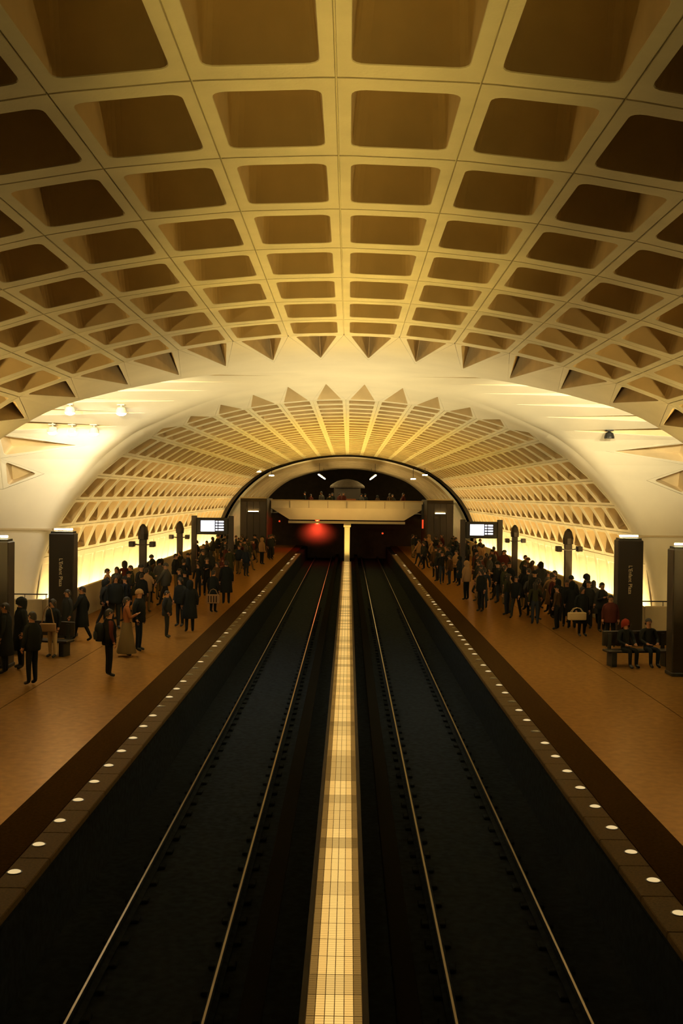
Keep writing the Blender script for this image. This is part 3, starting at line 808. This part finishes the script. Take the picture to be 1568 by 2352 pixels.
PUFF = coat_mesh('jacket', [(.84, .205, .17, .0), (.86, .222, .185, .02), (.95, .232, .19, .02), (1.0, .222, .18, 0), (1.08, .235, .19, .02), (1.16, .225, .18, 0), (1.25, .238, .19, .02), (1.36, .225, .17, 0), (1.45, .16, .13, 0), (1.52, .095, .10, 0)])
SKIRT = coat_mesh('skirt', [(.10, .33, .29, .07), (.13, .335, .295, .07), (.5, .265, .23, .05), (.85, .20, .165, .02), (1.02, .165, .135, 0)])
def person(x, y, rz, label, pose='stand', top='black', legs='charcoal', head='short', headc='hair', over=None, overc=None, h=1.75, group=None, z=0.0, group_cat=None):
    o = thing('person', label, 'person', (x, y, z), rz, group)
    k = h / 1.75; o.scale = (k, k, k)
    b = link('body', BODY[pose], o)
    for i, m in ((1, 'cloth_' + top), (2, 'cloth_' + legs)):
        b.material_slots[i].link = 'OBJECT'; b.material_slots[i].material = M[m]
    off = -.42 if pose == 'sit' else 0
    hd = link(HEADGEAR[head].name.split('.')[0], HEADGEAR[head], o, (0, 0, off))
    hd.material_slots[0].link = 'OBJECT'; hd.material_slots[0].material = M[headc if headc == 'hair' else 'cloth_' + headc]
    if over:
        me = {'coat': COAT, 'puff': PUFF, 'skirt': SKIRT}[over]
        c = link({'coat': 'coat', 'puff': 'jacket', 'skirt': 'skirt'}[over], me, o, (0, 0, off))
        c.material_slots[0].link = 'OBJECT'; c.material_slots[0].material = M['cloth_' + (overc or top)]
    return o
def at(xp, yf):                                # foot pixel -> platform position
    dx, dy = xp - 800, yf - 1137
    dx, dy = dx + .011 * dy, dy - .011 * dx
    Y = EYE * 2613 / dy
    return 0.14 + dx * Y / 2613, Y
def P_at(xp, yf, rz, label, **kw):
    x, y = at(xp, yf); return person(x, y, math.radians(rz), label, **kw)
taken = []
def P_near(*a, **k):
    o = P_at(*a, **k); taken.append((o.location.x, o.location.y)); return o
# rz 0 faces away from the camera (+y), 180 towards it, 90 faces left
P_near(247, 1556, -60, 'person in dark jacket with a round black backpack, nearest the left platform edge', top='maroon', legs='black', over='puff', overc='black')
P_near(288, 1508, -70, 'person in rust coloured jacket and long full skirt beside the backpack wearer', top='rust', legs='olive', head='short', over='skirt', overc='khaki', h=1.72, pose='phone')
P_near(316, 1497, -100, 'tall person in dark coat and pale cap behind the long skirt', top='black', legs='navy', head='beanie', headc='tan', over='puff', overc='black', h=1.86)
P_near(381, 1466, -90, 'slim person in short dark jacket standing alone on the left platform', top='black', legs='charcoal', pose='pocket', over='puff', overc='charcoal', h=1.55)
P_near(434, 1453, 20, 'person in long black coat with raised hood on the left platform', top='black', legs='black', over='coat', head='hood', headc='black', h=1.78)
P_near(412, 1440, 150, 'person with bare lit face just behind the long black hooded coat', top='charcoal', legs='black', head='long', over='puff', overc='black')
P_near(118, 1512, 150, 'long haired person with a tan shoulder bag and pale trousers near the left bench', top='black', legs='cream', head='long', over='puff', overc='black', h=1.68)
P_near(186, 1474, 90, 'dark clothed person stepping left between the tan bag carrier and the backpack wearer', top='black', legs='black', pose='walk', over='coat', h=1.75)
P_near(152, 1480, 130, 'dark clothed person half hidden behind the tan bag carrier', top='charcoal', legs='black', over='coat', h=1.7)
P_near(45, 1538, 120, 'large dark figure in a bulky coat in front of the left edge pylon', top='black', legs='black', over='coat', head='hood', headc='black', h=1.92)
P_near(70, 1575, 60, 'dark figure in a short jacket standing before the left edge pylon, nearest the camera', top='black', legs='black', over='puff', head='short', h=1.8)
P_near(488, 1408, -30, 'person in dark coat carrying a patterned shopping bag on the left platform', top='black', legs='black', over='coat', h=1.7)
P_near(518, 1388, 10, 'tall person in black coat closest to the left track beyond the shopping bag', top='black', legs='black', over='coat', head='short', h=1.88)
P_near(497, 1375, 160, 'person with a lit face behind the tall black coat', top='brown', legs='black', head='long', over='puff', overc='brown', h=1.66)
P_near(1212, 1404, 35, 'person in dark clothes striding along the front of the right crowd', top='black', legs='navy', pose='walk', over='puff', h=1.8)
P_near(1380, 1452, -150, 'dark silhouetted person standing before the bright cove beside the right pylon', top='charcoal', legs='black', pose='phone', over='puff', h=1.76)
P_near(1300, 1440, 170, 'person in dark puffy jacket in the shaded group left of the right pylon, leftmost', top='black', legs='black', over='puff', h=1.72)
P_near(1272, 1408, 90, 'person in dark coat walking left behind the shaded group', top='black', legs='black', pose='walk', over='coat', h=1.75)
P_near(1335, 1462, 200, 'person in black coat at the front of the shaded group left of the right pylon', top='black', legs='black', over='coat', head='long', h=1.70)
P_near(1350, 1444, 140, 'person in dark jacket looking down in the middle of the shaded group', top='charcoal', legs='black', over='puff', pose='phone', h=1.74)
P_near(1400, 1486, 175, 'person with a dull red top beside the shaded group', top='maroon', legs='black', over='puff', overc='maroon', h=1.66)
P_near(1345, 1425, 80, 'person with dark hood half hidden in the shaded group', top='black', legs='black', over='coat', head='hood', headc='black', h=1.8)
P_near(1168, 1378, 180, 'person in dark trousers facing the camera at the front of the right crowd', top='charcoal', legs='khaki', over='puff', overc='black', h=1.74)
P_near(1140, 1372, 10, 'person in black coat at the left front of the right crowd', top='black', legs='black', over='coat', h=1.72)
P_near(8, 1550, 90, 'dark figure half cut off by the left picture edge', top='black', legs='black', over='coat', head='short', h=1.85)
# seated on the right bench
bx, by = 8.06, 32.42
sp = person(bx, by - .02, math.radians(200), 'person with a bright red hood seated on the right bench', pose='sit', top='black', legs='black', head='hood', headc='red', h=1.75)
taken.append((bx, by))
sp2 = person(8.75, 32.55, math.radians(190), 'person in black seated on the right bench beside the red hood', pose='sit', top='black', legs='navy', head='short', h=1.78)
taken.append((8.75, 32.55))
# the crowds
rnd = random.Random(21)
COLS = ['black', 'black', 'charcoal', 'black', 'navy', 'brown', 'grey', 'olive', 'charcoal', 'maroon', 'tan']
ORD = lambda n: '%d%s' % (n, 'th' if 10 <= n % 100 <= 20 else {1: 'st', 2: 'nd', 3: 'rd'}.get(n % 10, 'th'))
def crowd(n, area, where, group, z=0.0, md=.70):
    spots, tries = [], 0
    while len(spots) < n and tries < 9000:
        tries += 1
        x, y = area(rnd)
        if any((x - a) ** 2 + (y - b) ** 2 < md * md for a, b in taken): continue
        taken.append((x, y)); spots.append((x, y))
    spots.sort(key=lambda p: p[1])
    for i, (x, y) in enumerate(spots):
        top = rnd.choice(COLS); over = rnd.choice(['puff', 'coat', 'puff', None]); head = rnd.choice(['short', 'short', 'long', 'beanie', 'hood'])
        lab = 'passenger in %s %s with %s, %s nearest %s' % (top, {'puff': 'jacket', 'coat': 'long coat', None: 'top'}[over],
              {'short': 'short hair', 'long': 'long hair', 'beanie': 'knit hat', 'hood': 'raised hood'}[head], ORD(i + 1), where)
        person(x, y, rnd.uniform(0, 6.28), lab, pose=rnd.choice(['stand', 'stand', 'pocket', 'phone', 'walk']), top=top, legs=rnd.choice(['black', 'charcoal', 'denim', 'black', 'khaki']),
               head=head, headc='hair' if head in ('short', 'long') else rnd.choice(['black', 'charcoal', top]),
               over=over, overc=top, h=rnd.uniform(1.58, 1.88), group=group, z=z)
for _o in list(C.objects):
    if _o.get('category') in ('pylon', 'pole'): taken.append((_o.location.x, _o.location.y))
    if _o.get('category') == 'display': taken += [(_o.location.x + q, _o.location.y) for q in (-1.12, 0, 1.12)]
def areaR(r):
    y = 45 + 45 * r.random() ** 1.25; return r.uniform(5.6 if y < 58 else 5.0, 9.5), y
def areaL(r):
    y = 46 + 44 * r.random() ** 1.2; return -r.uniform(6.4 if y < 56 else 5.4, 9.5), y
crowd(9, lambda r: (r.uniform(7.2, 9.5), r.uniform(41, 46)), 'left of the right pylon', 'passengers left of the right pylon', md=.55)
crowd(74, areaR, 'in the right platform crowd', 'crowd on the right platform')
crowd(9, lambda r: (-r.uniform(7.6, 9.6), r.uniform(38.5, 46)), 'right of the left pylon', 'passengers right of the left pylon', md=.55)
crowd(64, areaL, 'in the left platform crowd', 'crowd on the left platform')
crowd(16, lambda r: (r.uniform(-5.2, 5.2), YEND + 2.6 + r.random() * 3), 'on the far mezzanine', 'people on the far mezzanine', z=3.2)

# ------------------------------------------------------------------ bags
def backpack(x, y, rz, z, label):
    o = thing('backpack', label, 'backpack', (x, y, z), rz)
    mb = MB(); mb.lathe([(.05, -.24), (.14, -.23), (.19, -.10), (.185, .08), (.14, .20), (.05, .25)], 14, sy=.62); mb.build('pack_body', 'cloth_black', o, smooth=True)
    mb = MB(); mb.lathe([(.03, -.19), (.10, -.18), (.13, -.08), (.10, .02), (.03, .03)], 12, o=(0, -.09, 0), sy=.5); mb.build('front_pocket', 'cloth_charcoal', o, smooth=True)
    for s in (-1, 1):
        mb = MB(); mb.tube([(s * .09, .08, .20), (s * .12, .20, .22), (s * .13, .26, .05), (s * .12, .14, -.18)], .018, 6); mb.build('strap', 'cloth_black', o)
x, y = at(247, 1556); a = math.radians(-60)
backpack(x - math.sin(-a) * 0 + math.sin(a) * .26, y - math.cos(a) * .26, a, 1.18, 'round black backpack worn by the person nearest the left platform edge')
def bag(x, y, z, rz, w, hgt, d, m, m2, label, strap=.18):
    o = thing('shoulder_bag' if strap > .25 else 'shopping_bag', label, 'bag', (x, y, z), rz)
    mb = MB(); mb.box(-w / 2, w / 2, -d / 2, d / 2, 0, hgt, c=.02); mb.build('pouch', m, o)
    if m2 != m:
        for q in range(4):
            mb = MB(); mb.box(-w / 2 + .04 + q * (w - .08) / 4, -w / 2 + .04 + q * (w - .08) / 4 + .05, -d / 2 - .004, -d / 2, .05, hgt - .05); mb.build('printed_stripe', m2, o)
    for s in (-1, 1):
        mb = MB(); mb.tube([(-w * .38, s * d * .3, hgt - .02), (-w * .2, s * d * .2, hgt + strap * .8), (0, s * d * .1, hgt + strap), (w * .2, s * d * .2, hgt + strap * .8), (w * .38, s * d * .3, hgt - .02)], .012, 6); mb.build('handle', m, o)
x, y = at(118, 1512); bag(x - .05, y - .36, .80, .1, .46, .24, .14, 'cloth_tan', 'cloth_tan', 'tan shoulder bag carried by the long haired person near the left bench', .5)
x, y = at(490, 1408); bag(x + .02, y - .42, .42, 0, .50, .36, .16, 'cloth_tan', 'cloth_brown', 'patterned shopping bag held in front of a dark coat on the left platform', .22)
x, y = at(1318, 1462); bag(x, y - .42, .62, .2, .62, .26, .2, 'cloth_cream', 'cloth_cream', 'pale shopping bag held up in the shaded group left of the right pylon', .16)

# ------------------------------------------------------------------ crossing spotlights, fixed to the near side of the cross vault
for s, nm in ((-1, 'left'), (1, 'right')):
    for q, xx in enumerate((6.6, 9.0, 11.4)):
        yy = ZC * HC - 2.5
        zt = EYE + float(np.interp(2.5 / HC / NS, _cx[:, 0], _cx[:, 1])) * HC
        o = thing('spotlight', 'crossing spotlight high on the near flank of the cross vault, %s side, %s of three' % (nm, ('inner', 'middle', 'outer')[q]), 'spotlight', (s * xx, yy, zt - .25))
        mb = MB(); mb.tube([(0, 0, .1), (0, 0, .9)], .03, 8); mb.box(-.1, .1, -.1, .1, .20, .25); mb.build('bracket', 'black_metal', o)
        mb = MB(); mb.lathe([(.06, -.16), (.14, -.10), (.17, .08), (.17, .14)], 14)
        T = Matrix.Rotation(math.radians(-78), 4, 'X'); mb.v = [tuple(T @ Vector(v)) for v in mb.v]
        mb.build('housing', 'black_metal', o)
        ld = bpy.data.lights.new('spot_beam', 'SPOT'); ld.energy = 3300; ld.color = (1.0, .85, .50); ld.spot_size = math.radians(92); ld.spot_blend = 1.0; ld.shadow_soft_size = .15
        lo = link('spot_beam', ld, o, (0, .30, 0)); lo.rotation_euler = (math.radians(110), 0, 0)
